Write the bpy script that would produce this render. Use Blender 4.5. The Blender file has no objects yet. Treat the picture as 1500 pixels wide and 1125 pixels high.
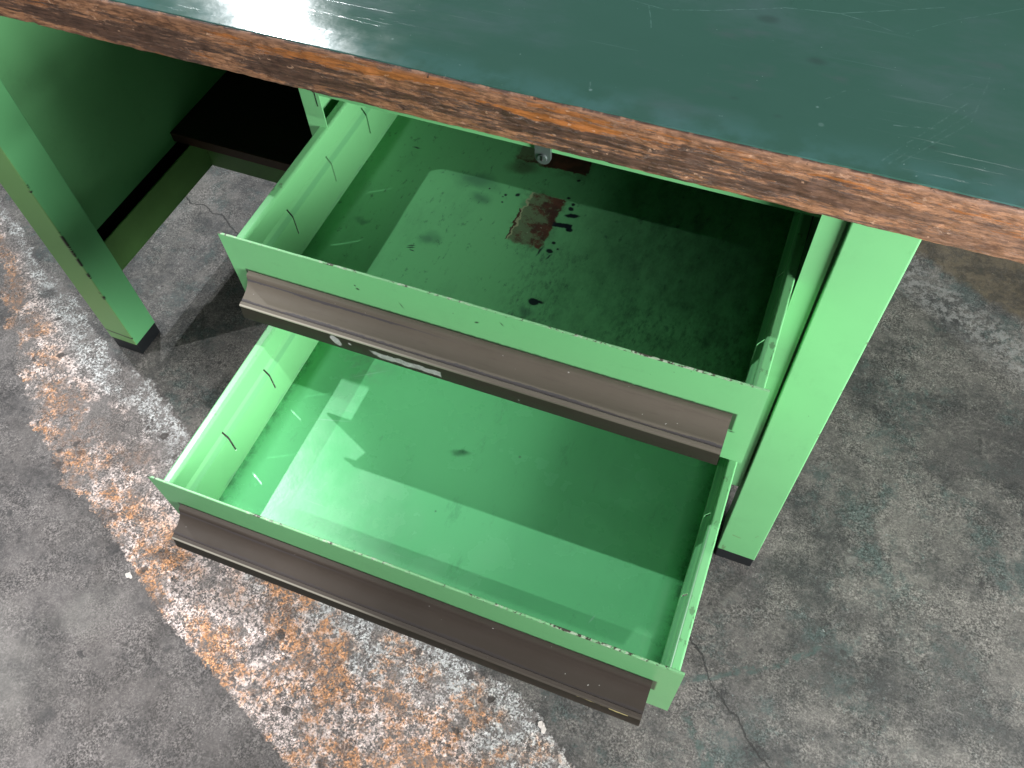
import bpy, bmesh, math, random
import numpy as np
from mathutils import Vector, Matrix, noise as mnoise
random.seed(4)
S = bpy.context.scene
COL = S.collection

# ------------------------------------------------------------------ camera
cd = bpy.data.cameras.new('camera'); cam = bpy.data.objects.new('camera', cd); COL.objects.link(cam)
cam.location = (-.102, -.5288, 1.1647)
cam.rotation_euler = (.5889, .0434, .3913)
cd.sensor_width = 36; cd.lens = 36*1238.34/1500
cd.shift_x = 5.98/1500; cd.shift_y = -2.44/1500
cd.clip_start = .02; cd.clip_end = 60
S.camera = cam
# ------------------------------------------------------------------ world: dim workshop air light
W = bpy.data.worlds.new('World'); S.world = W; W.use_nodes = True
W.node_tree.nodes['Background'].inputs[0].default_value = (.80, .92, 1.0, 1)
W.node_tree.nodes['Background'].inputs[1].default_value = .070
S.view_settings.view_transform = 'Standard'; S.view_settings.look = 'None'
S.view_settings.exposure = 0; S.view_settings.gamma = 1
# ------------------------------------------------------------------ lamps of the hall
def lamp(name, target, slope, h, size, power, col=(1, 1, 1), shape='DISK'):
    """area lamp h metres above target, shifted by slope*h, facing the target"""
    l = bpy.data.lights.new(name, 'AREA'); l.shape = shape; l.energy = power; l.color = col
    if isinstance(size, tuple): l.shape = 'RECTANGLE'; l.size, l.size_y = size
    else: l.size = size
    o = bpy.data.objects.new(name, l); COL.objects.link(o)
    t = Vector(target); o.location = t + Vector((slope[0], slope[1], 1))*h
    o.rotation_euler = (o.location - t).to_track_quat('Z', 'Y').to_euler()
    return o
def spot(name, target, slope, h, aim, cone, power, col=(1, 1, 1)):
    l = bpy.data.lights.new(name, 'SPOT'); l.energy = power; l.color = col; l.spot_size = math.radians(cone); l.spot_blend = .55; l.shadow_soft_size = .018
    o = bpy.data.objects.new(name, l); COL.objects.link(o)
    o.location = Vector(target) + Vector((slope[0], slope[1], 1))*h
    o.rotation_euler = (o.location - Vector(aim)).to_track_quat('Z', 'Y').to_euler()
spot('shaped_spot', (-.48, -.1, .45), (-1.0, -.6), 2.6, (-1.23, -.42, .4), 28, 330)      # A front left, soft edged cone shaped to imitate an unseen person's shade
spot('shaped_spot', (-.577, -.2, .45), (.53, -.12), 2.8, (-1.02, -.42, 0), 15, 520)      # B right, cone narrowed to keep its light off the drawers
lamp('hall_lamp', (-.50, -.2, .38), (-.70, .31), 2.8, .035, 76, (.93, .97, 1))    # C behind left
lamp('hall_lamp', (-.563, .012, .74), (-1.086, 1.273), 2.0, .10, 80, (.95, .98, 1))  # D glare on the top
lamp('hall_lamp', (-.3, -.15, .4), (.29, .66), 2.8, .05, 24, (1, 1, .97))         # G behind
# wide open doorway light from the right
l = lamp('doorway_light', (-.5, -.05, .5), (0, 0), 0, (.8, .5), 62, (1, 1, .98))
l.location = (1.1, -.61, .80)
l.rotation_euler = (l.location - Vector((-.4, -.05, .5))).to_track_quat('Z', 'Y').to_euler()

# ------------------------------------------------------------------ shader helpers
class G:
    def __init__(s, name):
        s.m = bpy.data.materials.new(name); s.m.use_nodes = True
        s.t = s.m.node_tree; s.b = s.t.nodes['Principled BSDF']; s.L = s.t.links.new
    def n(s, k): return s.t.nodes.new(k)
    def put(s, sock, v):
        if isinstance(v, bpy.types.NodeSocket): s.L(v, sock)
        elif isinstance(v, (tuple, list)) and len(v) == 3 and sock.type == 'RGBA': sock.default_value = (*v, 1)
        else: sock.default_value = v
    def M(s, op, a, b=0.0, c=0.0, clamp=False):
        x = s.n('ShaderNodeMath'); x.operation = op; x.use_clamp = clamp
        s.put(x.inputs[0], a); s.put(x.inputs[1], b); s.put(x.inputs[2], c); return x.outputs[0]
    def add(s, a, b): return s.M('ADD', a, b)
    def sub(s, a, b): return s.M('SUBTRACT', a, b)
    def mul(s, a, b): return s.M('MULTIPLY', a, b)
    def mx(s, *a):
        r = a[0]
        for x in a[1:]: r = s.M('MAXIMUM', r, x)
        return r
    def mn(s, a, b): return s.M('MINIMUM', a, b)
    def step(s, v, lo, hi, a=0.0, b=1.0):
        x = s.n('ShaderNodeMapRange'); x.interpolation_type = 'SMOOTHSTEP'
        s.put(x.inputs[0], v); x.inputs[1].default_value = lo; x.inputs[2].default_value = hi
        x.inputs[3].default_value = a; x.inputs[4].default_value = b; return x.outputs[0]
    def co(s, scale=(1, 1, 1), off=(0, 0, 0), rot=(0, 0, 0)):
        if not hasattr(s, 'tc'): s.tc = s.n('ShaderNodeTexCoord').outputs['Object']
        m = s.n('ShaderNodeMapping'); s.L(s.tc, m.inputs[0]); m.inputs[3].default_value = scale
        m.inputs[1].default_value = off; m.inputs[2].default_value = rot; return m.outputs[0]
    def xyz(s, v=None):
        x = s.n('ShaderNodeSeparateXYZ'); s.L(v if v is not None else s.co(), x.inputs[0]); return x.outputs
    def noise(s, scale, det=4, rough=.55, vec=None, dist=0):
        x = s.n('ShaderNodeTexNoise'); s.L(vec if vec is not None else s.co(), x.inputs['Vector'])
        x.inputs['Scale'].default_value = scale; x.inputs['Detail'].default_value = det
        x.inputs['Roughness'].default_value = rough; x.inputs['Distortion'].default_value = dist; return x.outputs[0]
    def vor(s, scale, vec=None, out=0, feat='F1', rnd=1):
        x = s.n('ShaderNodeTexVoronoi'); x.feature = feat; s.L(vec if vec is not None else s.co(), x.inputs['Vector'])
        x.inputs['Scale'].default_value = scale; x.inputs['Randomness'].default_value = rnd; return x.outputs[out]
    def mix(s, f, a, b):
        x = s.n('ShaderNodeMix'); x.data_type = 'RGBA'; s.put(x.inputs[0], f); s.put(x.inputs[6], a); s.put(x.inputs[7], b); return x.outputs[2]
    def fmix(s, f, a, b):
        x = s.n('ShaderNodeMix'); s.put(x.inputs[0], f); s.put(x.inputs[2], a); s.put(x.inputs[3], b); return x.outputs[0]
    def scale(s, c, f):
        x = s.n('ShaderNodeVectorMath'); x.operation = 'SCALE'; s.L(c, x.inputs[0]); s.put(x.inputs['Scale'], f); return x.outputs[0]
    def grit(s, c, lo=.65, hi=1.3, sc=320, k=(.38, .62)):
        a = s.step(s.noise(sc, 3, .7), *k); b = s.step(s.noise(sc*.42, 5, .8, s.co((1, 1, 1), (3, 1, 5))), k[0]+.02, k[1]-.02)
        return s.scale(c, s.mul(s.fmix(a, lo, hi), s.fmix(b, (1+lo)/2, (1+hi)/2)))
    def attr(s, name):
        x = s.n('ShaderNodeAttribute'); x.attribute_name = name; return x.outputs['Fac']
    def bump(s, h, strength=.3, dist=.001):
        x = s.n('ShaderNodeBump'); x.inputs['Strength'].default_value = strength; x.inputs['Distance'].default_value = dist
        s.put(x.inputs['Height'], h); s.L(x.outputs[0], s.b.inputs['Normal'])
    def warp(s, amt, scale):
        """object coordinates warped by noise"""
        x = s.n('ShaderNodeTexNoise'); s.L(s.co(), x.inputs['Vector']); x.inputs['Scale'].default_value = scale; x.inputs['Detail'].default_value = 4
        a = s.n('ShaderNodeVectorMath'); a.operation = 'SUBTRACT'; s.L(x.outputs['Color'], a.inputs[0]); a.inputs[1].default_value = (.5, .5, .5)
        b = s.n('ShaderNodeVectorMath'); b.operation = 'MULTIPLY_ADD'; s.L(a.outputs[0], b.inputs[0]); b.inputs[1].default_value = (amt,)*3
        s.L(s.co(), b.inputs[2]); return b.outputs[0]
    def box(s, X, Y, cx, cy, hx, hy, e=.001, ang=0):
        """mask of a box lying in the X,Y plane"""
        dx, dy = s.sub(X, cx), s.sub(Y, cy)
        if ang:
            c, n = math.cos(ang), math.sin(ang)
            dx, dy = s.add(s.mul(dx, c), s.mul(dy, n)), s.sub(s.mul(dy, c), s.mul(dx, n))
        d = s.mx(s.sub(s.M('ABSOLUTE', dx), hx), s.sub(s.M('ABSOLUTE', dy), hy))
        return s.step(d, -e, e, 1, 0)
    def dot(s, X, Y, cx, cy, r, sx=1, e=.0008, ang=0):
        dx, dy = s.sub(X, cx), s.sub(Y, cy)
        if ang:
            c, n = math.cos(ang), math.sin(ang)
            dx, dy = s.add(s.mul(dx, c), s.mul(dy, n)), s.sub(s.mul(dy, c), s.mul(dx, n))
        dx = s.mul(dx, 1/sx)
        d = s.M('SQRT', s.add(s.mul(dx, dx), s.mul(dy, dy)))
        return s.step(d, r-e, r+e, 1, 0)
    def out(s, col=None, rough=None, metal=None, spec=None, coat=None):
        if col is not None: s.put(s.b.inputs['Base Color'], col)
        if rough is not None: s.put(s.b.inputs['Roughness'], rough)
        if metal is not None: s.put(s.b.inputs['Metallic'], metal)
        if spec is not None: s.b.inputs['Specular IOR Level'].default_value = spec
        if coat is not None: s.b.inputs['Coat Weight'].default_value = coat; s.b.inputs['Coat Roughness'].default_value = .12
        return s.m

GREEN = (.162, .465, .195)
def green_base(g, dirt=.35, var=.12, spot=.8):
    c = g.mix(g.noise(7, 3), tuple(v*(1-var) for v in GREEN), tuple(v*(1+var*.5) for v in GREEN))
    c = g.mix(g.mul(g.step(g.noise(16, 6, .7), .5, .78), dirt), c, (.10, .25, .12))
    spk = g.step(g.vor(85), .035, .06, 1, 0)
    spk = g.mul(spk, g.step(g.noise(9, 2), .56, .62))
    c = g.mix(g.mul(spk, spot), c, (.03, .07, .04))
    return c
def green(name='green_enamel', dirt=.3, rough=.36):
    g = G(name); c = green_base(g, dirt)
    g.bump(g.add(g.noise(260, 2), g.mul(g.noise(30, 3), 2.5)), .10, .0006)
    return g.out(c, g.step(g.noise(22, 4), .3, .75, rough-.06, rough+.12))
M_green = green()
def leg_mat():
    g = G('green_enamel_leg'); c = green_base(g, .22)
    P = g.xyz(g.warp(.004, 90)); Z = P[2]
    n = g.noise(60, 5, .7, g.co((1, 1, .35)))
    low = g.step(Z, .03, .22, 1, 0)
    c = g.mix(g.mul(g.step(n, .60, .66), g.mul(low, .55)), c, (.10, .085, .04))
    Xl = g.xyz()[0]
    ar = g.mul(g.step(Xl, -.0022, -.0008), g.step(g.noise(1, 5, .7, g.co((1, 1, 60), (0, 0, 4))), .57, .61)); c = g.mix(g.mul(ar, .8), c, (.05, .06, .03))
    sm = g.mul(g.step(g.noise(1, 8, .8, g.co((26, 1, 10), (4, 0, 4))), .55, .68), .28); c = g.mix(sm, c, (.10, .27, .12))
    ln = g.mul(g.box(P[0], P[2], -.035, .082, .006, .0006, .0006, -.2), .8)
    c = g.mix(ln, c, (.14, .07, .03))
    g.bump(g.noise(240, 2), .08, .0006)
    return g.out(c, .38)
M_leg = leg_mat()
def leg_mat2():
    g = G('green_enamel_chipped_leg'); c = g.mix(g.noise(8, 4), (.13, .42, .17), (.14, .47, .20))
    c = g.mix(g.mul(g.step(g.xyz()[1], .002, .0005), .8), c, (.17, .33, .10))  # front face tinted olive, warm bounce light painted in
    Y, Z = g.xyz(g.warp(.006, 70))[1:3]; X = g.xyz()[0]
    # chipped front right arris: black bare spots
    n = g.noise(16, 5, .7, g.co((.2, .2, 1), (0, 0, .7)))
    arr = g.mul(g.step(g.xyz()[1], .0012, .0045, 1, 0), g.step(X, -1.0665, -1.0612))
    c = g.mix(g.mul(arr, g.step(n, .58, .61)), c, (.012, .012, .008))
    ring = g.mul(g.box(X, g.xyz(g.warp(.007, 40))[2], -1.087, .048, .03, .0018, .001, -.08), g.step(g.xyz()[1], .001, .003, 1, 0))
    c = g.mix(g.mul(ring, .95), c, (.02, .015, .01))
    g.bump(g.noise(240, 2), .08, .0006)
    return g.out(c, .42)
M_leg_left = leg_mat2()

# drawer fronts: chipped top edge
def front_mat(up):
    g = G('green_enamel_front'); c = green_base(g, .15, .08)
    X, Y, Z = g.xyz()
    n = g.noise(1, 5, .75, g.co((120, 120, 300)))
    edge = g.step(Z, -.0013, -.0004)
    wear = g.mul(edge, g.step(g.add(n, g.mul(g.sub(g.noise(1, 3, .5, g.co((9, 3, 1))), .5), .9)), .52, .57))
    c = g.mix(g.mul(edge, .5), c, (.20, .38, .20))
    c = g.mix(wear, c, g.mix(g.step(g.noise(140, 3), .46, .54), (.045, .04, .03), (.33, .42, .30)))
    chips = g.mul(g.step(Z, -.012, -.0015), g.step(g.noise(170, 3, .6), .70, .72))
    c = g.mix(chips, c, (.05, .05, .03))
    sf = g.mul(g.step(g.noise(1, 8, .8, g.co((30, 5, 60), (2, 2, 2))), .56, .68), .3); c = g.mix(sf, c, (.10, .26, .12))
    # dark line above the handle
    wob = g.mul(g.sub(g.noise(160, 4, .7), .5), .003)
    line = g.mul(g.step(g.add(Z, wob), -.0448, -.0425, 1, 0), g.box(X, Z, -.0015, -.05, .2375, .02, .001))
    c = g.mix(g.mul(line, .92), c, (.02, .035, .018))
    if up:
        m = g.mx(g.dot(X, Z, .2355, -.072, .0009, 2.6), g.dot(X, Z, -.115, -.02, .0009, 1), g.dot(X, Z, -.113, -.024, .0012, 1.4), g.dot(X, Z, .004, -.022, .0010, 2, ang=.5))
        m = g.mx(m, g.dot(X, Z, -.07, -.03, .0005, 5, ang=-1.1), g.dot(X, Z, .028, -.014, .0006, 3, ang=-.9))
        c = g.mix(m, c, (.02, .03, .02))
    g.bump(g.add(g.mul(wear, -.6), g.add(g.noise(260, 2), g.mul(g.noise(18, 3), 3))), .12, .0007)
    return g.out(c, .38)

# upper drawer floor: stains, rust and ink
def bottom_mat(up):
    g = G('green_enamel_drawer_floor_worn' if up else 'green_enamel_drawer_floor')
    c = g.mix(g.noise(6, 4), (.145, .47, .20) if up else (.125, .475, .205), (.155, .51, .22) if up else (.14, .52, .225))
    X, Y, Z = g.xyz()
    if up:
        gr = g.step(g.noise(1, 6, .65, g.co((22, 9, 1))), .48, .80)
        c = g.mix(g.mul(gr, .45), c, (.07, .22, .11))
        fine = g.step(g.noise(1, 5, .7, g.co((190, 60, 1))), .60, .72)
        c = g.mix(g.mul(fine, g.mul(g.step(g.noise(12, 3), .42, .62), .7)), c, (.04, .12, .07))
        gm = g.mul(g.step(X, -.06, .14), g.step(g.noise(1, 9, .8, g.co((60, 30, 1), (5, 3, 0))), .36, .70))
        c = g.mix(g.mul(gm, .6), c, (.022, .075, .042))  # grime thickened towards the right to paint in the shade there
        gp = g.step(g.noise(1, 6, .75, g.co((110, 60, 1), (9, 3, 0))), .58, .68)
        c = g.mix(g.mul(gp, .6), c, (.03, .09, .055))
        # smeared dirt trail down the middle right
        wx = g.xyz(g.warp(.05, 18))
        tr = g.mul(g.box(wx[0], wx[1], .018, .11, .03, .06, .02), g.step(g.noise(1, 7, .78, g.co((170, 75, 1))), .44, .68))
        c = g.mix(g.mul(tr, .6), c, (.035, .075, .055))
        wr = g.xyz(g.warp(.05, 30))
        tr = g.mul(g.box(wr[0], wr[1], .17, .09, .07, .05, .025), g.step(g.noise(1, 7, .78, g.co((180, 80, 1))), .46, .66))
        c = g.mix(g.mul(tr, .6), c, (.02, .06, .035))
        wq = g.xyz(g.warp(.03, 30))
        sm = g.mx(g.dot(wq[0], wq[1], -.105, .238, .010, 2.2, .008), g.dot(wq[0], wq[1], -.085, .212, .008, 1, .007),
                  g.dot(wq[0], wq[1], -.115, .142, .007, 1.3, .006), g.dot(wq[0], wq[1], .013, .085, .006, 1.4, .004), g.dot(wq[0], wq[1], -.195, .14, .004, 1.4, .003))
        c = g.mix(g.mul(sm, .55), c, (.03, .08, .065))
        # rust patches with remains of glued paper
        wv = g.xyz(g.warp(.013, 130)); u, v = wv[0], wv[1]
        r1 = g.box(u, v, -.032, .300, .042, .0165, .0012)
        r2 = g.box(u, v, -.0180, .2035, .0195, .0375, .0018, -.02)
        halo = g.mul(g.mx(g.box(wq[0], wq[1], -.018, .2035, .023, .041, .006), g.box(wq[0], wq[1], -.032, .296, .046, .021, .006)), g.step(g.noise(60, 6, .8), .42, .60)); c = g.mix(g.mul(halo, .5), c, (.06, .13, .07))
        stain = g.mul(g.dot(wq[0], wq[1], -.062, .273, .010, 1.6, .006), .7)
        c = g.mix(stain, c, (.055, .06, .035))
        rust = g.mix(g.step(g.noise(70, 4, .7), .4, .62), (.045, .020, .014), (.095, .036, .022))
        pap = g.mix(g.noise(160, 4, .7), (.075, .13, .065), (.14, .22, .11))
        side1 = g.add(g.mul(g.sub(u, -.052), 30), g.mul(g.sub(g.noise(60, 4, .7), .5), 4))
        c = g.mix(r1, c, g.mix(g.step(side1, -.25, .25), pap, rust))
        side2 = g.add(g.add(g.mul(g.sub(u, -.018), 28), g.mul(g.sub(v, .205), 5)), g.mul(g.sub(g.noise(60, 8, .8), .5), 6))
        c = g.mix(r2, c, g.mix(g.step(side2, -.35, .35), pap, rust))
        flk = g.mul(g.mx(r1, r2), g.step(g.noise(200, 3, .6), .70, .73)); c = g.mix(g.mul(flk, .7), c, (.30, .42, .27))
        edge = g.mul(g.box(u, v, -.0375, .203, .0011, .037, .0006), 1)
        c = g.mix(edge, c, (.30, .34, .20)); c = g.mix(g.box(u, v, -.0395, .190, .0012, .024, .0005), c, (.05, .02, .012))
        # ink
        wi = g.xyz(g.warp(.0035, 160)); a, b = wi[0], wi[1]
        ink = g.mx(g.dot(a, b, .0155, .221, .0028, 2.9, ang=.25), g.box(a, b, .0105, .2045, .0105, .0034, .0008, .1), g.dot(a, b, .019, .201, .003, 1.2),
                   g.dot(a, b, .011, .2375, .0022), g.dot(a, b, .011, .2305, .003), g.dot(a, b, .003, .245, .0018),
                   g.dot(a, b, .0105, .178, .0022), g.dot(a, b, .010, .166, .003, 1.3))
        ink = g.mx(ink, g.dot(a, b, .0005, .1625, .0011, 6, ang=1.35), g.dot(a, b, .012, .158, .001, 4, ang=1.2), g.dot(a, b, .017, .171, .0012),
                   g.dot(a, b, .0185, .0975, .0042, 1.3), g.dot(a, b, .024, .099, .002, 2), g.dot(a, b, .0125, .068, .0022, 3, .003, 1.2))
        ink = g.mx(ink, g.dot(a, b, -.0635, .2275, .0018), g.dot(a, b, -.051, .2315, .0022), g.dot(a, b, -.084, .2305, .0012), g.dot(a, b, -.0635, .216, .0012),
                   g.dot(a, b, -.0655, .2235, .0009), g.dot(a, b, .005, .274, .002), g.dot(a, b, -.19, .265, .001, 4))
        ink = g.mx(ink, g.dot(X, Y, -.1305, .1253, .00065, 6, .0003, .35), g.dot(X, Y, -.1302, .1225, .0007, 6, .0003, .3), g.dot(X, Y, -.127, .1192, .0006, 4.5, .0003, -.1))
        c = g.mix(ink, c, (.008, .012, .02))
        g.bump(g.add(g.mul(g.mx(r1, r2), -1), g.add(g.noise(200, 2), g.mul(g.noise(14, 3), 3))), .12, .0008)
        return g.out(c, g.add(g.mul(g.mx(r1, r2), .25), g.step(g.noise(20, 5, .6), .35, .7, .30, .5)))
    gr = g.step(g.noise(1, 6, .65, g.co((16, 7, 1))), .5, .85)
    c = g.mix(g.mul(gr, .28), c, (.07, .24, .12))
    gx = g.xyz(g.warp(.04, 25))
    sm = g.mul(g.dot(gx[0], gx[1], -.175, .235, .02, 1.3, .02), g.step(g.noise(60, 4, .7), .45, .65))
    c = g.mix(g.mul(sm, .4), c, (.16, .22, .17))
    sc = g.mx(g.dot(X, Y, -.16, .228, .0006, 30, .0005, .55), g.dot(X, Y, -.17, .160, .0005, 34, .0005, .25), g.dot(X, Y, .165, .05, .0007, 6, .0004, 1.2))
    c = g.mix(g.mul(sc, .5), c, (.32, .6, .42))
    dk = g.mx(g.dot(X, Y, .04, .188, .0013), g.dot(X, Y, -.018, .10, .0009), g.dot(gx[0], gx[1], -.02, .17, .004, 2, .003))
    c = g.mix(g.mul(dk, .8), c, (.03, .10, .05))
    ed = g.mx(g.step(g.M('ABSOLUTE', X), .222, .237), g.step(Y, .016, .003))
    gm = g.mul(ed, g.step(g.noise(1, 8, .8, g.co((70, 60, 1))), .44, .62)); c = g.mix(g.mul(gm, .65), c, (.035, .10, .05))
    rub = g.step(g.noise(1, 8, .8, g.co((30, 12, 1), (4, 2, 0), (0, 0, .3))), .56, .68); c = g.mix(g.mul(rub, .35), c, (.06, .20, .10))
    hs = g.mul(g.step(g.noise(1, 3, .6, g.co((9, 330, 1), (1, 2, 0), (0, 0, .5))), .66, .72), g.step(g.noise(8, 2), .48, .6)); c = g.mix(g.mul(hs, .35), c, (.28, .58, .36))
    g.bump(g.add(g.noise(240, 2), g.mul(g.noise(10, 3), 6)), .07, .0008)
    return g.out(c, g.step(g.noise(15, 5, .6), .35, .7, .20, .32))

def wall_mat():
    g = G('green_enamel_side_wall'); c = green_base(g, .12, .06, 0)
    X, Y, Z = g.xyz()
    n = g.noise(1, 5, .7, g.co((90, 40, 200)))
    e = g.mul(g.step(Z, -.0215, -.0200), g.step(n, .58, .63)); c = g.mix(g.mul(e, .6), c, (.07, .12, .06))
    lo = g.mul(g.step(Z, -.099, -.092, 1, 0), g.step(g.noise(1, 5, .7, g.co((200, 40, 250))), .50, .62)); c = g.mix(g.mul(lo, .45), c, (.10, .25, .16))
    cr = g.mul(g.step(g.M('ABSOLUTE', g.sub(Z, -.0505)), .0020, .0034, 1, 0), .35); c = g.mix(cr, c, (.06, .24, .11))  # darker line along the fold, its shade painted in
    g.bump(g.noise(230, 2), .07, .0006)
    return g.out(c, .33)
M_wall = wall_mat()

def handle_mat(up):
    g = G('brown_anodised_grip_worn' if up else 'brown_anodised_grip')
    X, Y, Z = g.xyz()
    c = g.mix(g.noise(9, 4), (.092, .078, .061) if up else (.034, .027, .022), (.122, .103, .083) if up else (.056, .043, .035))
    c = g.mix(g.mul(g.step(g.noise(1, 5, .7, g.co((30, 300, 300))), .5, .75), .25), c, (.06, .045, .04))
    wob = g.mul(g.sub(g.noise(1, 4, .75, g.co((130, 130, 130))), .5), .010)
    fade = g.step(g.noise(1, 2, .5, g.co((9, 1, 1))), .38, .58)
    rag = g.mul(g.sub(g.noise(1, 5, .8, g.co((230, 60, 60))), .5), .0040)
    fade2 = g.step(g.noise(1, 2, .5, g.co((9, 1, 1), (5, 0, 0))), .34, .62, -.0010, .0012)
    k1 = g.mul(g.mul(g.step(g.add(g.add(Y, rag), g.mul(fade2, -1)), -.0226, -.0222, 1, 0), g.step(Y, -.0244, -.0240)), g.step(Z, -.068, -.066))
    rag3 = g.mul(g.sub(g.noise(1, 5, .8, g.co((190, 60, 60), (9, 9, 9))), .5), .0030)
    k2 = g.mul(g.mul(g.step(g.add(g.add(Z, rag3), g.mul(fade2, .8)), -.0527, -.0523), g.step(Z, -.0508, -.0512)), g.step(Y, -.014, -.012))
    amt = 1.0 if up else .45
    c = g.mix(g.mul(g.mx(k1, g.mul(k2, g.step(X, .0, -.10))), .8*amt), c, (.045, .042, .05))
    dkl = g.mul(g.step(g.M('ABSOLUTE', g.sub(g.add(Y, g.mul(wob, .35)), -.0235)), .0004, .0013, 1, 0), g.step(Z, -.067, -.0655))
    c = g.mix(g.mul(dkl, .6), c, (.035, .028, .028))
    lip = g.mul(g.step(Y, -.0272, -.0283), g.step(Z, -.0672, -.0662))
    c = g.mix(g.mul(lip, g.step(X, .05, -.12, .15, .95) if up else g.step(X, .02, -.06, .15, .9)), c, (.40, .37, .31))
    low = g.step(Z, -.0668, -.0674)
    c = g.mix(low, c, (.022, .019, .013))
    metal = g.mul(lip, .5)
    fl = g.mul(g.step(g.noise(240, 2, .5), .765, .78), .7); c = g.mix(fl, c, (.5, .48, .46))
    if up:
        w = g.xyz(g.warp(.005, 110))
        p = g.mx(g.dot(w[0], w[2], -.132, -.0735, .0042, 1.6, .0006, -.6), g.dot(w[0], w[2], -.117, -.0725, .0011),
                 g.mul(g.box(w[0], w[2], -.060, -.0755, .037, .0028, .0006, -.0), g.step(g.add(w[0], g.mul(w[2], 2)), -.245, -.238)))
        p = g.mul(p, g.step(g.xyz()[2], -.0672, -.068))
        tin = g.mix(g.noise(190, 4, .8), (.07, .07, .07), (.62, .61, .60))
        c = g.mix(p, c, tin); metal = g.mx(metal, g.mul(p, .2))
        g.bump(g.add(g.mul(p, -.8), g.mul(g.noise(150, 4), .5)), .25, .0008)
    else:
        w = g.xyz(g.warp(.004, 110))
        p = g.mul(g.mx(g.box(w[0], w[2], .213, -.0685, .0085, .0014, .0004), g.box(w[0], w[2], .188, -.0680, .012, .0006, .0003)), g.step(g.noise(110, 3), .40, .48))
        c = g.mix(p, c, (.52, .45, .20))
        g.bump(g.noise(200, 3), .1, .0005)
    return g.out(c, g.step(g.noise(40, 3), .3, .7, .55, .68), metal, .3)

def plain(name, col, rough=.5, metal=0, var=.2, sc=60):
    g = G(name); c = g.mix(g.noise(sc, 5, .65), tuple(v*(1-var) for v in col), tuple(min(1, v*(1+var)) for v in col))
    g.bump(g.noise(sc*4, 3), .12, .0006)
    return g.out(c, rough, metal)
M_rubber_gap = plain('black_rubber_and_gap_shade', (.007, .009, .011), .5)  # rubber of the feet, also the black shade in the rail gap
M_rail = plain('green_enamel_warm_bounce', (.085, .20, .055), .5, 0, .25, 25)  # olive tone paints warm bounce light into the green of the rails
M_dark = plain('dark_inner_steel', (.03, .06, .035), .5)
M_shelf = plain('dark_brown_shelf_board', (.014, .011, .008), .6)
M_shelf_edge = plain('brown_shelf_edge', (.05, .02, .012), .6)
M_zinc = plain('grey_zinc', (.13, .16, .155), .38, .6, .1)
M_black = plain('black_keyway', (.004, .004, .004), .5)

def wood_mat():
    g = G('worn_hardwood_edge')
    P = g.xyz()
    base = g.mix(g.noise(1, 5, .6, g.co((6, 30, 40), (3, 0, 0))), (.24, .112, .058), (.46, .235, .125))
    base = g.mix(g.mul(g.step(g.noise(1, 7, .8, g.co((55, 90, 240))), .44, .60), .8), base, (.10, .048, .03))
    base = g.mix(g.mul(g.step(g.noise(1, 6, .8, g.co((85, 60, 200), (4, 1, 2))), .54, .68), .7), base, (.46, .27, .18))
    # bare orange streaks following the grain
    Zn = g.mul(g.sub(P[2], .715), 40)
    n1 = g.noise(1, 9, .74, g.co((6, 20, 60), (1.3, 0, 0)))
    org = g.step(g.sub(n1, g.mul(g.M('ABSOLUTE', g.sub(Zn, .35)), .11)), .500, .520)
    c = g.mix(g.mul(org, .85), base, g.mix(g.noise(40, 4), (.34, .11, .022), (.46, .17, .045)))
    # dark grime, ragged, mostly in the lower half
    n2 = g.noise(1, 9, .74, g.co((9, 40, 80), (7, 0, 2)))
    reg = g.step(g.noise(1, 3, .5, g.co((3.4, 1, 14))), .18, .34)
    drk = g.mul(g.step(g.add(n2, g.mul(g.step(g.M('ABSOLUTE', g.sub(P[2], .709)), .004, .024, .07, -.09), 1)), .525, .548), reg)
    drk = g.mul(drk, g.step(P[0], -.12, .02, 1, .5))
    c = g.mix(g.mul(drk, .88), c, g.mix(g.noise(120, 3), (.040, .025, .020), (.12, .066, .046)))
    sp = g.step(g.noise(1, 4, .6, g.co((120, 120, 190))), .66, .70); c = g.mix(g.mul(sp, .75), c, (.56, .34, .22))
    st = g.step(g.noise(1, 7, .78, g.co((34, 60, 330), (2, 2, 7))), .40, .60); c = g.scale(c, g.fmix(st, .62, 1.22))
    # pinkish worn top arris
    top = g.step(P[2], .731, .739); c = g.mix(g.mul(top, .4), c, (.36, .21, .15))
    sp = g.step(g.noise(1, 4, .6, g.co((150, 150, 150), (4, 4, 4))), .67, .70); c = g.mix(g.mul(sp, .8), c, (.03, .018, .014))
    bl = g.mul(g.step(P[2], .7375, .7386), g.step(g.noise(1, 3, .6, g.co((60, 1, 1))), .40, .5)); c = g.mix(g.mul(bl, .8), c, (.03, .02, .02))
    h = g.add(g.add(g.mul(org, -.8), g.mul(drk, .7)), g.noise(1, 6, .75, g.co((70, 150, 260))))
    g.bump(h, .65, .0016)
    return g.out(c, g.step(g.noise(60, 4), .3, .7, .33, .58))
M_wood = wood_mat()

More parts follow.
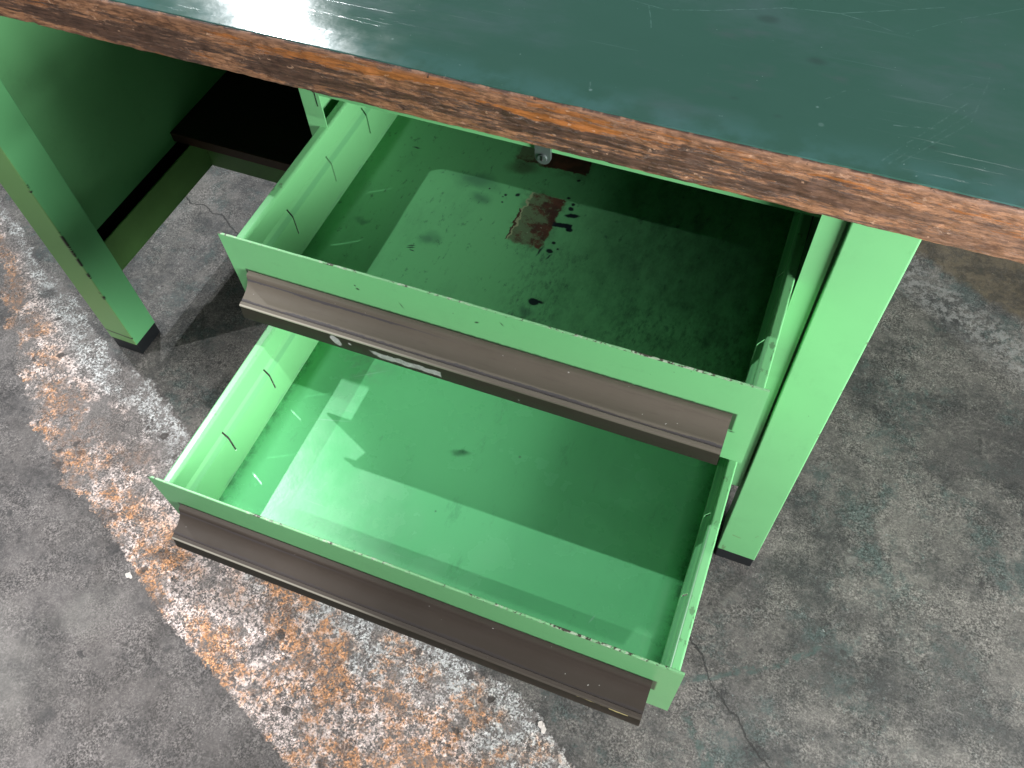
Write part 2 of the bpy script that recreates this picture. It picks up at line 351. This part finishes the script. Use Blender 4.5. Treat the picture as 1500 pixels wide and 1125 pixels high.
def top_mat():
    g = G('dark_green_laminate_top')
    X, Y, Z = g.xyz()
    c = g.mix(g.noise(1, 5, .6, g.co((4, 9, 1))), (.036, .098, .074), (.048, .122, .095))
    cl = g.step(g.noise(1, 6, .62, g.co((6, 13, 1), (2, 5, 0), (0, 0, -.3))), .48, .72)
    c = g.mix(g.mul(cl, .6), c, (.075, .128, .128))
    pu = g.step(g.noise(1, 4, .6, g.co((9, 20, 1), (8, 1, 0))), .60, .74); c = g.mix(g.mul(pu, .4), c, (.085, .105, .115))
    fed = g.mul(g.step(Y, .02, -.015), g.step(g.noise(30, 5), .35, .6)); c = g.mix(g.mul(fed, .35), c, (.08, .19, .19))
    # scratches: fine straight families, masked
    sm = None
    for ang, sc, th, off in ((.55, 330, .70, 0), (-.35, 300, .72, 3), (1.1, 280, .72, 6), (.05, 360, .73, 9)):
        n = g.noise(1, 3, .6, g.co((9, sc, 1), (off, off*.7, 0), (0, 0, ang)))
        m = g.mul(g.step(n, th-.06, th), g.step(g.noise(1, 3, .5, g.co((7, 7, 1), (off*2, 1, 0))), .50, .64))
        sm = m if sm is None else g.mx(sm, m)
    c = g.mix(g.mul(sm, .09), c, (.16, .28, .28))
    w = g.xyz(g.warp(.004, 30)); a, b = w[0], w[1]
    pts = [(-.278, .128), (-.247, .124), (-.206, .136), (-.154, .158), (-.110, .164), (-.085, .160), (-.066, .153)]
    ls = None
    def seg(p, q, r, e=.0005):
        L = math.hypot(q[0]-p[0], q[1]-p[1])
        return g.box(a, b, (p[0]+q[0])/2, (p[1]+q[1])/2, L/2+.0005, r, e, math.atan2(q[1]-p[1], q[0]-p[0]))
    for p, q in list(zip(pts, pts[1:])) + [((-.055, .153), (-.021, .184)), ((-.021, .184), (.03, .219)), ((-.11, .164), (-.03, .20)), ((-.251, .097), (-.262, .125))]:
        s = seg(p, q, .0001 if p[0] > -.1 else .0003); ls = s if ls is None else g.mx(ls, s)
    ls = g.mul(ls, g.step(g.noise(110, 4, .7), .36, .6))
    c = g.mix(g.mul(ls, .42), c, (.20, .34, .32))
    for p, q, k in [((-.05, -.003), (.0, .082), .45), ((-.045, -.004), (.006, .074), .3), ((-.037, .0), (.004, .06), .3), ((-.02, .078), (.0, .105), .3), ((-.047, .038), (-.02, .044), .7), ((-.10, .052), (-.088, .066), .35), ((-.275, .012), (-.273, .004), .8), ((.004, .06), (.012, .12), .3)]:
        c = g.mix(g.mul(g.mul(seg(p, q, .0003, .0009), g.step(g.noise(160, 4, .7), .42, .66)), k*.5), c, (.30, .42, .42))
    for p, r, k in [((-.104, .040), .0016, .8), ((-.272, .003), .002, .9), ((-.097, .021), .0035, .35), ((-.02, .028), .0014, .8), ((-.45, .012), .0016, .8)]:
        c = g.mix(g.mul(g.dot(a, b, *p, r*.6), k*.4), c, (.30, .44, .42))
    for p, r in [((-.163, .138), .005), ((-.115, .095), .004), ((-.165, .03), .001), ((-.019, .0225), .0012), ((-.13, .02), .0008)]:
        c = g.mix(g.mul(g.dot(a, b, *p, r, 1.6, .003), .5), c, (.035, .06, .055))
    sp = g.step(g.noise(260, 2, .5), .77, .79); c = g.mix(g.mul(sp, .35), c, (.30, .42, .40))
    g.bump(g.add(g.add(g.mul(sm, -1.2), g.noise(70, 4)), g.mul(g.noise(14, 2), 5)), .10, .0010)
    r = g.add(g.step(g.noise(1, 5, .6, g.co((12, 20, 1))), .35, .7, .11, .19), g.mul(sm, .08))
    return g.out(c, r)
M_top = top_mat()

# ------------------------------------------------------------------ mesh helpers
def link(name, me, mat, parent=None, smooth=False):
    o = bpy.data.objects.new(name, me); COL.objects.link(o)
    for m in (mat if isinstance(mat, (list, tuple)) else [mat]): me.materials.append(m)
    if parent: o.parent = parent
    if smooth:
        for p in me.polygons: p.use_smooth = True
    return o
def bm_link(name, bm, mat, parent=None, smooth=False):
    bmesh.ops.recalc_face_normals(bm, faces=bm.faces)
    me = bpy.data.meshes.new(name); bm.to_mesh(me); bm.free(); return link(name, me, mat, parent, smooth)
def add_box(bm, a, b, bev=0, seg=2):
    r = bmesh.ops.create_cube(bm, size=1)
    for v in r['verts']:
        v.co = Vector([a[i] + (v.co[i]+.5)*(b[i]-a[i]) for i in range(3)])
    if bev:
        es = list({e for v in r['verts'] for e in v.link_edges})
        bmesh.ops.bevel(bm, geom=es, offset=bev, segments=seg, affect='EDGES', profile=.5)
def box(name, a, b, mat, parent=None, bev=.001, seg=2):
    bm = bmesh.new(); add_box(bm, a, b, bev, seg); return bm_link(name, bm, mat, parent)
def extrude_profile(name, prof, x0, x1, mat, parent=None, smooth=True, n=1):
    """closed profile in (y,z) swept along x with end caps"""
    bm = bmesh.new(); rings = []
    for i in range(n+1):
        x = x0 + (x1-x0)*i/n
        rings.append([bm.verts.new((x, y, z)) for y, z in prof])
    k = len(prof)
    for i in range(n):
        for j in range(k):
            bm.faces.new((rings[i][j], rings[i][(j+1) % k], rings[i+1][(j+1) % k], rings[i+1][j]))
    bm.faces.new(rings[0]); bm.faces.new(rings[-1][::-1])
    o = bm_link(name, bm, mat, parent)
    if smooth:
        for p in o.data.polygons: p.use_smooth = len(p.vertices) == 4
        o.data.set_sharp_from_angle(angle=math.radians(38))
    return o

# ------------------------------------------------------------------ the workbench
bench = bpy.data.objects.new('workbench', None); COL.objects.link(bench)
bench['label'] = 'worn light green steel workbench with dark green top and two drawers pulled open'
bench['category'] = 'workbench'
XL, XR = -1.19, .088          # ends of the top
YF, YB = -.0199, .72
# tabletop: core, laminate and the worn wooden edge band
box('tabletop_core', (XL+.001, YF+.018, .6915), (XR-.001, YB, .7370), plain('chipboard', (.16, .09, .05)), bench, 0)
box('laminate_surface', (XL+.001, YF+.0022, .7372), (XR-.0010, YB, .7402), M_top, bench, .0006)
bm = bmesh.new()
prof = []
R_ = .0035
for k in range(6): t = math.pi/2*k/5; prof.append((YF + R_ - R_*math.sin(t), .7393 - R_ + R_*math.cos(t)))
nz = 16
for k in range(1, nz): prof.append((YF, .7393-R_ - (.7393-R_-.6906-.004)*k/nz))
for k in range(6): t = math.pi/2*k/5; prof.append((YF + .004 - .004*math.cos(t), .6946 - .004*math.sin(t)))
prof += [(YF+.017, .6906), (YF+.017, .7365), (YF+.0045, .7365)]
N = 700; rings = []
for i in range(N+1):
    x = XL + (XR-XL)*i/N; ring = []
    for j, (y, z) in enumerate(prof):
        if j < 5+nz+6:
            v = mnoise.fractal(Vector((x*22, z*60, 1)), .8, 2.1, 5)*.0007 + mnoise.fractal(Vector((x*90, z*160, 5)), .8, 2.1, 3)*.00045
            d = mnoise.noise(Vector((x*34, z*45, 9)))
            if d > .42: v += (d-.42)*.006
            y += v; z += mnoise.fractal(Vector((x*50, 3, z*20)), .8, 2.1, 4)*(.0006 if j > 6 else .00035)
        ring.append(bm.verts.new((x, y, z)))
    rings.append(ring)
k = len(prof)
for i in range(N):
    for j in range(k): bm.faces.new((rings[i][j], rings[i][(j+1) % k], rings[i+1][(j+1) % k], rings[i+1][j]))
bm.faces.new(rings[0]); bm.faces.new(rings[-1][::-1])
edge = bm_link('wooden_edge', bm, M_wood, bench, True)
# legs with rubber feet
LH = .6904
def leg(x0, x1, y0, y1, mat):
    o = box('leg', (x0, y0, .0274), (x1, y1, LH), mat, bench, .0016, 3)
    box('foot', (x0+.0008, y0+.0008, 0), (x1-.0008, y1-.0008, .0272), M_rubber_gap, o, .0015)
    return o
leg(-.0531, 0, 0, .054, M_leg)
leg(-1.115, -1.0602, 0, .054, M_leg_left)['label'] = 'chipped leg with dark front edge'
leg(-.0531, 0, .62, .674, M_leg); leg(-1.115, -1.0602, .62, .674, M_leg)
# left end: closed panel, rail channel, shelf
box('end_panel', (-1.1135, .0545, .207), (-1.1100, .6195, LH), M_green, bench, .0004)
box('rail_gap_shade', (-1.1130, .0545, .1502), (-1.1104, .6195, .2068), M_rubber_gap, bench, 0)  # black strip added as the shade inside the rail channel
bm = bmesh.new()
add_box(bm, (-1.0780, .0545, .150), (-1.0750, .6195, .2135), .0008); add_box(bm, (-1.1140, .0545, .147), (-1.0752, .6195, .1498), 0)
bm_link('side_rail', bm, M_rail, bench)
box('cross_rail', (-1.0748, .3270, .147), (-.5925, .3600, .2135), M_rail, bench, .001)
sh = box('shelf', (-1.1095, .3025, .2140), (-.5930, .6190, .2320), M_shelf, bench, .0005)
box('shelf_lipping', (-1.1095, .3000, .2140), (-.5930, .3023, .2318), M_shelf_edge, sh, .0003)
# back board of the knee space
box('back_panel', (-1.1095, .6200, .2322), (-.0535, .6230, LH), M_dark, bench, 0)
# drawer cabinet shell
CX0, CX1, CY, CZ = -.5920, -.0570, .0450, .1330
cab = box('cabinet_side', (CX0, CY+.0012, CZ), (CX0+.0015, .6195, LH), M_green, bench, .0003)
box('cabinet_side', (CX1-.0015, CY+.0012, CZ), (CX1, .6195, LH), M_green, bench, .0003)
def stile(x0, x1, slots):
    bm = bmesh.new()
    add_box(bm, (x0, CY, CZ), (x1, CY+.0012, LH), .0003)
    inner = x1 if slots < 0 else x0
    return bm_link('cabinet_stile', bm, M_green, bench)
st = stile(CX0, -.5690, -1)
bm = bmesh.new(); add_box(bm, (-.5755, CY-.0006, .632), (-.5732, CY+.0002, .648), .0003); add_box(bm, (-.5739, CY-.0005, .615), (-.5731, CY+.0002, .633), .0002)
add_box(bm, (-.5878, CY-.0006, .6335), (-.5862, CY+.0002, .6350), .0002); bm_link('slot', bm, M_black, st)
bm = bmesh.new()
add_box(bm, (-.0757, .0060, .205), (-.0556, .0072, LH), .0003); add_box(bm, (-.0568, .0073, .205), (-.0556, .0600, LH), 0)
bm_link('cabinet_stile', bm, M_green, bench)
box('cabinet_bottom', (CX0+.0016, CY+.0015, CZ+.001), (CX1-.0016, .6195, CZ+.003), M_dark, bench, 0)
box('cabinet_back', (CX0+.0016, .6100, CZ+.003), (CX1-.0016, .6120, LH), M_dark, bench, 0)
bm = bmesh.new(); add_box(bm, (-.5688, CY, .6292), (-.0747, CY+.0012, LH), .0003); add_box(bm, (-.5688, CY+.0013, .6292), (-.0747, CY+.016, .6304), 0)
bm_link('cabinet_top_rail', bm, M_green, bench)
# lock under the top rail
bm = bmesh.new(); pr = []
lx, lz, r = -.3275, .6240, .0078
for k in range(17): a = math.pi + math.pi*k/16; pr.append((lx+r*math.cos(a), lz+r*math.sin(a)))
pr += [(lx+r, .645), (lx-r, .645)]
f = [bm.verts.new((x, CY-.0040, z)) for x, z in pr]; b = [bm.verts.new((x, CY-.0004, z)) for x, z in pr]
bm.faces.new(f); bm.faces.new(b[::-1])
for i in range(len(pr)): bm.faces.new((f[i], f[(i+1) % len(pr)], b[(i+1) % len(pr)], b[i]))
lock = bm_link('lock', bm, M_zinc, bench)
bm = bmesh.new(); bmesh.ops.create_cone(bm, cap_ends=True, segments=20, radius1=.0048, radius2=.0044, depth=.002, matrix=Matrix.Translation((lx, CY-.005, lz)) @ Matrix.Rotation(math.pi/2, 4, 'X'))
bm_link('lock_cylinder', bm, M_zinc, lock)
bm = bmesh.new(); add_box(bm, (lx-.0009, CY-.0066, lz-.001), (lx+.0009, CY-.0059, lz+.0038), .0001)
bmesh.ops.create_uvsphere(bm, u_segments=10, v_segments=6, radius=.0014, matrix=Matrix.Translation((lx, CY-.0058, lz-.001)))
bm_link('keyhole', bm, M_black, lock)

# ------------------------------------------------------------------ drawers
def drawer(y, z, dx, yaw, pitch, up, label):
    HW, H, L = .25325, .1187, .44
    xc = (-.5766-.0701)/2
    ZT, ZF = -.0203, -.1027          # wall top and tray floor
    XI, XU, XO = .23595, .2406, .24995  # lower wall, upper wall, rim
    bm = bmesh.new(); nx, ny = 20, 20
    vs = [[bm.verts.new((-XI + 2*XI*i/nx, .0024 + (L-.0024)*j/ny, ZF + .0006*mnoise.noise(Vector((i*.35, j*.3, 3 if up else 8))))) for j in range(ny+1)] for i in range(nx+1)]
    for i in range(nx):
        for j in range(ny): bm.faces.new((vs[i][j], vs[i+1][j], vs[i+1][j+1], vs[i][j+1]))
    d = bm_link('drawer', bm, bottom_mat(up), bench, True); d['label'] = label
    m = d.modifiers.new('t', 'SOLIDIFY'); m.thickness = .0012; m.offset = -1
    d.location = (xc+dx, y, z); d.rotation_euler = (math.atan(pitch), 0, yaw)
    # front
    bm = bmesh.new(); N = 120; r = []
    for i in range(N+1):
        x = -HW + 2*HW*i/N
        zt = .00025*mnoise.fractal(Vector((x*60, y*9, 0)), .8, 2, 4); bow = .0006*mnoise.noise(Vector((x*5, y*3, 2)))
        yy = .0
        r.append([bm.verts.new(p) for p in ((x, yy+bow, zt-.0005), (x, yy+.0006+bow, zt), (x, yy+.0016+bow, zt), (x, yy+.0022+bow, zt-.0005), (x, yy+.0022, -H+.0003), (x, yy, -H+.0003))])
    for i in range(N):
        for j in range(6): bm.faces.new((r[i][j], r[i][(j+1) % 6], r[i+1][(j+1) % 6], r[i+1][j]))
    bm.faces.new(r[0]); bm.faces.new(r[-1][::-1])
    bm_link('front_panel', bm, front_mat(up), d)
    # side walls with slots
    slots = [.082*k for k in range(1, 5)]
    ys = [.0024]
    for s in slots: ys += [s-.0011, s+.0011]
    ys.append(L)
    for sg in (-1, 1):
        p = [(XO, ZT-.006), (XO, ZT-.0006)]
        for k in range(4): t = math.pi/2*k/3; p.append((XO-.0012+.0012*math.cos(t), ZT-.0012+.0012*math.sin(t)))
        rr = .0028
        for k in range(7): t = math.pi/2*k/6; p.append((XU+rr-rr*math.sin(t), ZT-rr+rr*math.cos(t)))
        p += [(XU, -.0440), (XI+.0003, -.0525), (XI, -.0540), (XI, -.0780), (XI, ZF)]
        bm = bmesh.new()
        g = [[bm.verts.new((sg*x, yy, zz)) for x, zz in p] for yy in ys]
        for i in range(len(ys)-1):
            for j in range(len(p)-1):
                if i % 2 == 1 and p[j][1] <= -.0439 and p[j+1][1] >= -.0781: continue
                bm.faces.new((g[i][j], g[i+1][j], g[i+1][j+1], g[i][j+1]))
        o = bm_link('side_wall', bm, M_wall, d)
        m = o.modifiers.new('t', 'SOLIDIFY'); m.thickness = .0009; m.offset = 0
    box('back_wall', (-XI+.0006, L-.0012, ZF+.0003), (XI-.0006, L, ZT), M_wall, d, .0002)
    # grip
    pf = [(-.0003, -.0455), (-.0040, -.0458), (-.0052, -.0468), (-.0060, -.0496), (-.0052, -.0502), (-.0060, -.0509), (-.0072, -.0535), (-.0098, -.0568), (-.0140, -.0598),
          (-.0190, -.0619), (-.0232, -.0631), (-.0240, -.0638), (-.0248, -.0632), (-.0266, -.0636), (-.0280, -.0642), (-.0288, -.0652), (-.0288, -.0664), (-.0280, -.0672), (-.0284, -.0682), (-.0303, -.0816), (-.0300, -.0826), (-.0290, -.0830),
          (-.0278, -.0828), (-.0272, -.0816), (-.0256, -.0690), (-.0244, -.0672), (-.0180, -.0642), (-.0100, -.0602), (-.0046, -.0556), (-.0022, -.0530), (-.0018, -.0600), (-.0003, -.0600)]
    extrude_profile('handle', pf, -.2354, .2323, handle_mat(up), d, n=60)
    return d
drawer(-.1326, .6074, -.0029, .012, .0072, True, 'upper drawer with rust patches and ink marks on its floor, pulled half open')
drawer(-.3288, .4831, .0012, .0177, -.002, False, 'lower drawer, clean inside, pulled further out with a darker brown grip')

# ------------------------------------------------------------------ floor: one sheet with distance fields for paint bands and cracks
def axis(lo, hi, step, far):
    a = np.arange(lo, hi+step/2, step); return np.concatenate([np.linspace(-far, lo-.2, 12), a, np.linspace(hi+.2, far, 12)])
gx = axis(-2.0, .9, .008, 9); gy = axis(-1.1, 1.3, .008, 9)
Xg, Yg = np.meshgrid(gx, gy, indexing='ij'); nxg, nyg = Xg.shape
P = np.stack([Xg.ravel(), Yg.ravel()], 1)
def seg_dist(P, pts):
    best = np.full(len(P), 9.); side = np.zeros(len(P))
    for a, b in zip(pts, pts[1:]):
        a = np.array(a); b = np.array(b); d = b-a; t = np.clip(((P-a)@d)/(d@d), 0, 1)
        q = a+t[:, None]*d; r = P-q; di = np.hypot(r[:, 0], r[:, 1]); s = np.sign(d[0]*r[:, 1]-d[1]*r[:, 0])
        m = di < best; best[m] = di[m]; side[m] = s[m]
    return best, side
left = [(-3.0, 1.0), (-1.60, .155), (-1.44, .068), (-1.335, -.03), (-1.205, -.145), (-1.111, -.209), (-1.012, -.258), (-.914, -.290), (-.844, -.329), (-.748, -.379), (-.658, -.410), (-.59, -.436), (-.485, -.480), (-.2, -.60), (.5, -.9)]
right = [(-3.0, 1.4), (-1.581, .229), (-1.376, .109), (-1.265, .071), (-1.111, -.015), (-.997, -.045), (-.868, -.115), (-.70, -.20), (-.495, -.262), (-.395, -.262), (-.265, -.277), (-.205, -.305), (-.145, -.338), (.1, -.46), (.7, -.75)]
dl, sl = seg_dist(P, left); dr, sr = seg_dist(P, right)
L_ = dl*sl; R__ = -dr*sr
u = L_/(np.maximum(L_, 0)+np.maximum(R__, 0)+1e-6)
A = {'band_left': L_, 'band_right': R__, 'band_u': np.clip(u, -1, 2)}
cracks = [[(-.10, -.09), (-.053, -.129), (-.030, -.145), (-.022, -.160), (-.012, -.176), (.010, -.191), (.018, -.200), (.032, -.205), (.045, -.222), (.067, -.240), (.086, -.249), (.16, -.30)],
          [(-1.26, .37), (-1.21, .353), (-1.195, .342), (-1.165, .350), (-1.14, .334), (-1.115, .338), (-1.10, .325), (-1.067, .307), (-1.0, .29)],
          [(.03, -.30), (.0, -.262), (-.016, -.245), (-.03, -.23)]]
cd_ = [seg_dist(P, c) for c in cracks[:2]]
A['crack_far'] = np.minimum(cd_[0][0], cd_[1][0])
A['crack'] = np.where(cd_[0][0] < cd_[1][0], cd_[0][0]*cd_[0][1], cd_[1][0]*cd_[1][1])
A['green_stroke'] = np.minimum(seg_dist(P, [(-.05, -.19), (.010, -.153), (.066, -.121), (.112, -.078)])[0]*1.6, seg_dist(P, cracks[2])[0])
def blob(x, y, r, sx=1, ang=0):
    c, s = math.cos(ang), math.sin(ang); dx, dy = P[:, 0]-x, P[:, 1]-y
    a = (dx*c+dy*s)/sx; b = -dx*s+dy*c; return np.clip(1.5-np.hypot(a, b)/r, 0, 1)
A['dark'] = np.max([blob(-.885, -.315, .012), blob(-.930, -.274, .016, 1.3), blob(-.79, -.36, .03, 1.4, .3)*.7, blob(-1.31, .05, .02), blob(-.82, -.545, .014), blob(.13, -.10, .05, 1.5, .4)*.6, blob(.29, .32, .10, 1.5, .3)*.8, blob(.18, -.03, .07, 1.6, 1)*.55, blob(-.596, -.355, .016, 2, .9), blob(-.72, -.41, .01)*.9, blob(-.035, -.008, .030, 1.3)*.8, blob(-1.08, -.005, .030, 1.2)*.7, blob(-.03, -.06, .04)*.6], 0)
A['pale'] = np.max([blob(-1.0, -.56, .13, 1.4, .2)*.85, blob(-.855, -.405, .05, 1.3, .9)*.7, blob(.129, .064, .010), blob(.36, .05, .10)*.35, blob(.09, -.16, .07, 1.5, .5)*.5, blob(.3, -.13, .10, 1.3)*.45, blob(-1.13, .20, .10, 1.4, 1.2)*.35], 0)
A['brown'] = np.clip(((Yg.ravel()-.686) + .5*(Xg.ravel()-.144))/.06+.5, 0, 1)*np.clip((Xg.ravel()+.05)/.1, 0, 1)
A['worn_line'] = np.clip(1.2-np.abs((Yg.ravel()-.625) + .62*(Xg.ravel()-.144))/.055, 0, 1)*np.clip((Xg.ravel()+.05)/.1, 0, 1)
Z = np.array([.0007*mnoise.noise(Vector((x*9, y*9, 0))) for x, y in P])
Z = np.where(np.abs(P[:, 0]+.5) > 1.6, 0, Z) - .0007
co = np.column_stack([P, Z]).astype(np.float32)
idx = np.arange(nxg*nyg).reshape(nxg, nyg)
F = np.stack([idx[:-1, :-1], idx[1:, :-1], idx[1:, 1:], idx[:-1, 1:]], -1).reshape(-1, 4)
me = bpy.data.meshes.new('floor'); me.vertices.add(len(co)); me.vertices.foreach_set('co', co.ravel())
me.loops.add(F.size); me.loops.foreach_set('vertex_index', F.ravel().astype(np.int32))
me.polygons.add(len(F)); me.polygons.foreach_set('loop_start', np.arange(0, F.size, 4, dtype=np.int32)); me.update(calc_edges=True); me.validate()
for k, v in A.items():
    a = me.attributes.new(k, 'FLOAT', 'POINT'); a.data.foreach_set('value', v.astype(np.float32))
def floor_mat():
    g = G('painted_worn_concrete')
    L, R, U = g.attr('band_left'), g.attr('band_right'), g.attr('band_u')
    n_big, n_mid, n_f = g.noise(5, 5, .6), g.noise(22, 5, .65), g.noise(95, 5, .7)
    n_ff = g.noise(230, 4, .7)
    # bare concrete
    fr1 = g.noise(7, 13, .82, g.co((1, 1, 1), (14, 4, 9))); fr2 = g.noise(10, 13, .84, g.co((1, 1, 1), (5, 2, 0)))
    fr3 = g.noise(34, 10, .85, g.co((1, 1, 1), (8, 21, 0)))
    c = g.mix(g.step(fr1, .38, .60), (.038, .035, .035), (.138, .124, .119))
    c = g.mix(g.mul(g.step(n_big, .42, .66), .4), c, (.085, .075, .070))
    c = g.mix(g.mul(g.step(fr3, .55, .66), .5), c, (.035, .031, .031))
    # right of the band: thin remains of green grey paint
    gr = g.step(R, .006, -.006)
    c2 = g.mix(g.step(fr1, .38, .61), (.030, .031, .031), (.138, .128, .118))
    c2 = g.mix(g.mul(g.step(fr2, .50, .60), .75), c2, (.040, .062, .059))
    c2 = g.mix(g.mul(g.step(n_big, .50, .68), .45), c2, (.062, .058, .056))
    c2 = g.mix(g.mul(g.step(fr3, .545, .64), .6), c2, (.026, .029, .028))
    c2 = g.mix(g.mul(g.step(g.noise(60, 9, .85, g.co((1, 1, 1), (2, 19, 0))), .575, .66), .6), c2, (.27, .265, .25))
    bf = g.step(g.noise(120, 4, .7, g.co((1, 1, 1), (2, 19, 0))), .66, .72); c2 = g.mix(g.mul(bf, .35), c2, (.17, .25, .25))
    c = g.mix(gr, c, c2)
    # paint band
    rag = g.mul(g.sub(n_mid, .5), .05)
    rag2 = g.mul(g.sub(n_f, .5), .022)
    xx = g.xyz()[0]
    crisp = g.step(xx, -.98, -.80)
    inL = g.step(g.add(g.add(L, rag2), g.mul(rag, g.step(xx, -1.0, -.8, 1.6, .05))), .000, .005)
    inR = g.step(g.add(R, g.add(rag, rag2)), .0, .006)
    band = g.mul(inL, inR)
    un = g.add(U, g.mul(g.sub(g.noise(11, 5, .65), .5), 1.1))
    f1 = g.noise(250, 5, .75, g.co((1, 1, 1), (7, 7, 7))); f2 = g.noise(80, 7, .75, g.co((1, 1, 1), (17, 7, 7)))
    cover = g.step(g.add(g.mul(f1, .62), g.mul(f2, .42)), .497, .522)
    cover = g.mul(cover, g.mx(g.step(xx, -1.0, -.75), g.step(g.noise(10, 6, .72, g.co((1, 1, 1), (6, 1, 17))), .43, .55)))
    holes = g.step(g.noise(38, 5, .65, g.co((1, 1, 1), (1, 1, 17))), .52, .57)
    cover = g.mul(cover, g.sub(1.0, g.mul(holes, .75)))
    white = g.mix(n_ff, (.28, .285, .285), (.52, .52, .51))
    pink = g.mix(n_f, (.40, .30, .26), (.66, .58, .56))
    oran = g.mix(n_f, (.34, .14, .045), (.60, .34, .19))
    under = g.mix(n_mid, (.10, .088, .083), (.165, .148, .14))
    ow = g.step(un, .30, .62, 1, 0)
    on = g.step(g.noise(13, 9, .82, g.co((1, 1, 1), (31, 7, 7))), .45, .56)
    ow = g.mx(g.mul(ow, on), g.mul(g.mul(g.step(un, .80, .98, 1, 0), g.step(xx, -.74, -.62)), on))
    pw = g.step(un, .55, .80, 1, 0)
    paint = g.mix(pw, white, pink); paint = g.mix(ow, paint, oran)
    c = g.mix(g.mul(band, .75), c, under)
    c = g.mix(g.mul(band, cover), c, paint)
    gm = g.step(g.noise(18, 6, .7, g.co((1, 1, 1), (2, 2, 8))), .36, .62, .25, 1.0)
    c = g.mix(gm, c, g.grit(c, .42, 1.50, 380, (.41, .59)))
    v1 = g.vor(75, g.warp(.012, 90)); pit = g.mul(g.step(v1, .13, .20, 1, 0), g.step(g.noise(16, 4, .6, g.co((1, 1, 1), (9, 2, 8))), .50, .58))
    v2 = g.vor(30, g.warp(.02, 60)); pit = g.mx(pit, g.mul(g.step(v2, .10, .16, 1, 0), g.step(g.noise(7, 4, .6, g.co((1, 1, 1), (1, 2, 8))), .52, .58)))
    c = g.mix(g.mul(pit, .75), c, (.022, .021, .021))
    stx = g.step(g.noise(1, 8, .8, g.co((26, 80, 1), (1, 7, 0), (0, 0, .75))), .585, .66); c = g.mix(g.mul(stx, .35), c, (.23, .22, .21))
    # warm glue stains in the band where orange
    gl = g.mul(g.mul(band, ow), g.step(f2, .40, .58)); c = g.mix(g.mul(gl, .18), c, (.32, .12, .03))
    pits = g.mul(band, g.step(g.vor(26, g.warp(.02, 60)), .15, .20, 1, 0)); pits = g.mul(pits, g.step(g.noise(9, 2), .45, .55))
    c = g.mix(g.mul(pits, .85), c, (.035, .028, .025))
    # marks
    dk = g.step(g.add(g.attr('dark'), g.mul(g.sub(n_mid, .5), 1.2)), .45, .95); c = g.mix(g.mul(dk, .7), c, (.038, .036, .036))
    pa = g.step(g.add(g.attr('pale'), g.mul(g.sub(n_mid, .5), 1.0)), .35, 1.0); c = g.mix(g.mul(pa, .5), c, g.mix(n_f, (.13, .12, .11), (.30, .285, .265)))
    br = g.step(g.add(g.attr('brown'), g.mul(g.sub(n_mid, .5), 1.0)), .3, .7); c = g.mix(g.mul(br, .75), c, g.mix(g.step(fr3, .42, .58), (.035, .028, .018), (.105, .080, .048)))
    wl = g.mul(g.step(g.attr('worn_line'), .1, .8), g.step(g.noise(70, 9, .82), .48, .56)); c = g.mix(g.mul(wl, .5), c, (.27, .265, .26))
    wob = g.mul(g.sub(n_f, .5), .008)
    gs = g.mul(g.step(g.add(g.attr('green_stroke'), g.mul(g.sub(n_mid, .5), .03)), .004, .010, 1, 0), g.step(n_f, .42, .55)); c = g.mix(g.mul(gs, .75), c, (.035, .065, .058))
    ck = g.step(g.M('ABSOLUTE', g.add(g.attr('crack'), g.mul(g.sub(g.noise(90, 6, .75), .5), .012))), .0005, .0017, 1, 0)
    ck = g.mul(ck, g.step(g.attr('crack_far'), .010, .014, 1, 0))
    ck = g.mul(ck, g.step(n_f, .30, .42)); c = g.mix(g.mul(ck, .9), c, (.018, .018, .017))
    sp = g.step(g.noise(180, 3, .6, g.co((1, 1, 1), (0, 0, 3))), .70, .73); c = g.mix(g.mul(sp, .6), c, (.03, .028, .027))
    sw = g.step(g.noise(210, 3, .6, g.co((1, 1, 1), (0, 5, 3))), .725, .74); c = g.mix(g.mul(sw, .7), c, (.45, .44, .42))
    h = g.add(g.add(g.mul(n_f, .8), g.mul(n_ff, .5)), g.sub(g.mul(g.mul(band, cover), .8), g.mul(g.mx(ck, pits, dk), 1.2)))
    g.bump(g.add(g.add(h, n_mid), g.mul(fr3, 2)), .55, .0018)
    return g.out(c, g.step(n_mid, .3, .7, .55, .8))
fl = link('floor', me, floor_mat()); fl['kind'] = 'structure'

# ------------------------------------------------------------------ two paint chips lying on the floor
def chip(x, y, r, seed, label):
    bm = bmesh.new(); rnd = random.Random(seed); ring = []
    n = 11; c = bm.verts.new((0, 0, r*.32)); c2 = bm.verts.new((0, 0, 0))
    top, bot = [], []
    for k in range(n):
        a = 2*math.pi*k/n; q = r*rnd.uniform(.6, 1.15)
        top.append(bm.verts.new((q*math.cos(a)*1.25, q*math.sin(a)*.8, r*rnd.uniform(.12, .4)))); bot.append(bm.verts.new((q*math.cos(a)*1.15, q*math.sin(a)*.75, 0)))
    for k in range(n):
        j = (k+1) % n
        bm.faces.new((c, top[k], top[j])); bm.faces.new((top[k], bot[k], bot[j], top[j])); bm.faces.new((c2, bot[j], bot[k]))
    o = bm_link('paint_chip', bm, plain('white_paint_flake', (.50, .46, .43), .7, 0, .3, 300)); o.location = (x, y, -.0004); o.rotation_euler.z = rnd.uniform(0, 3)
    o['label'] = label; o['category'] = 'paint chip'; o['group'] = 'paint chips on the floor'
chip(-.837, -.341, .0058, 1, 'small white paint chip on bare grey concrete left of the lower drawer grip')
chip(-.198, -.311, .0066, 5, 'pinkish white paint chip at the white band edge below the lower drawer')
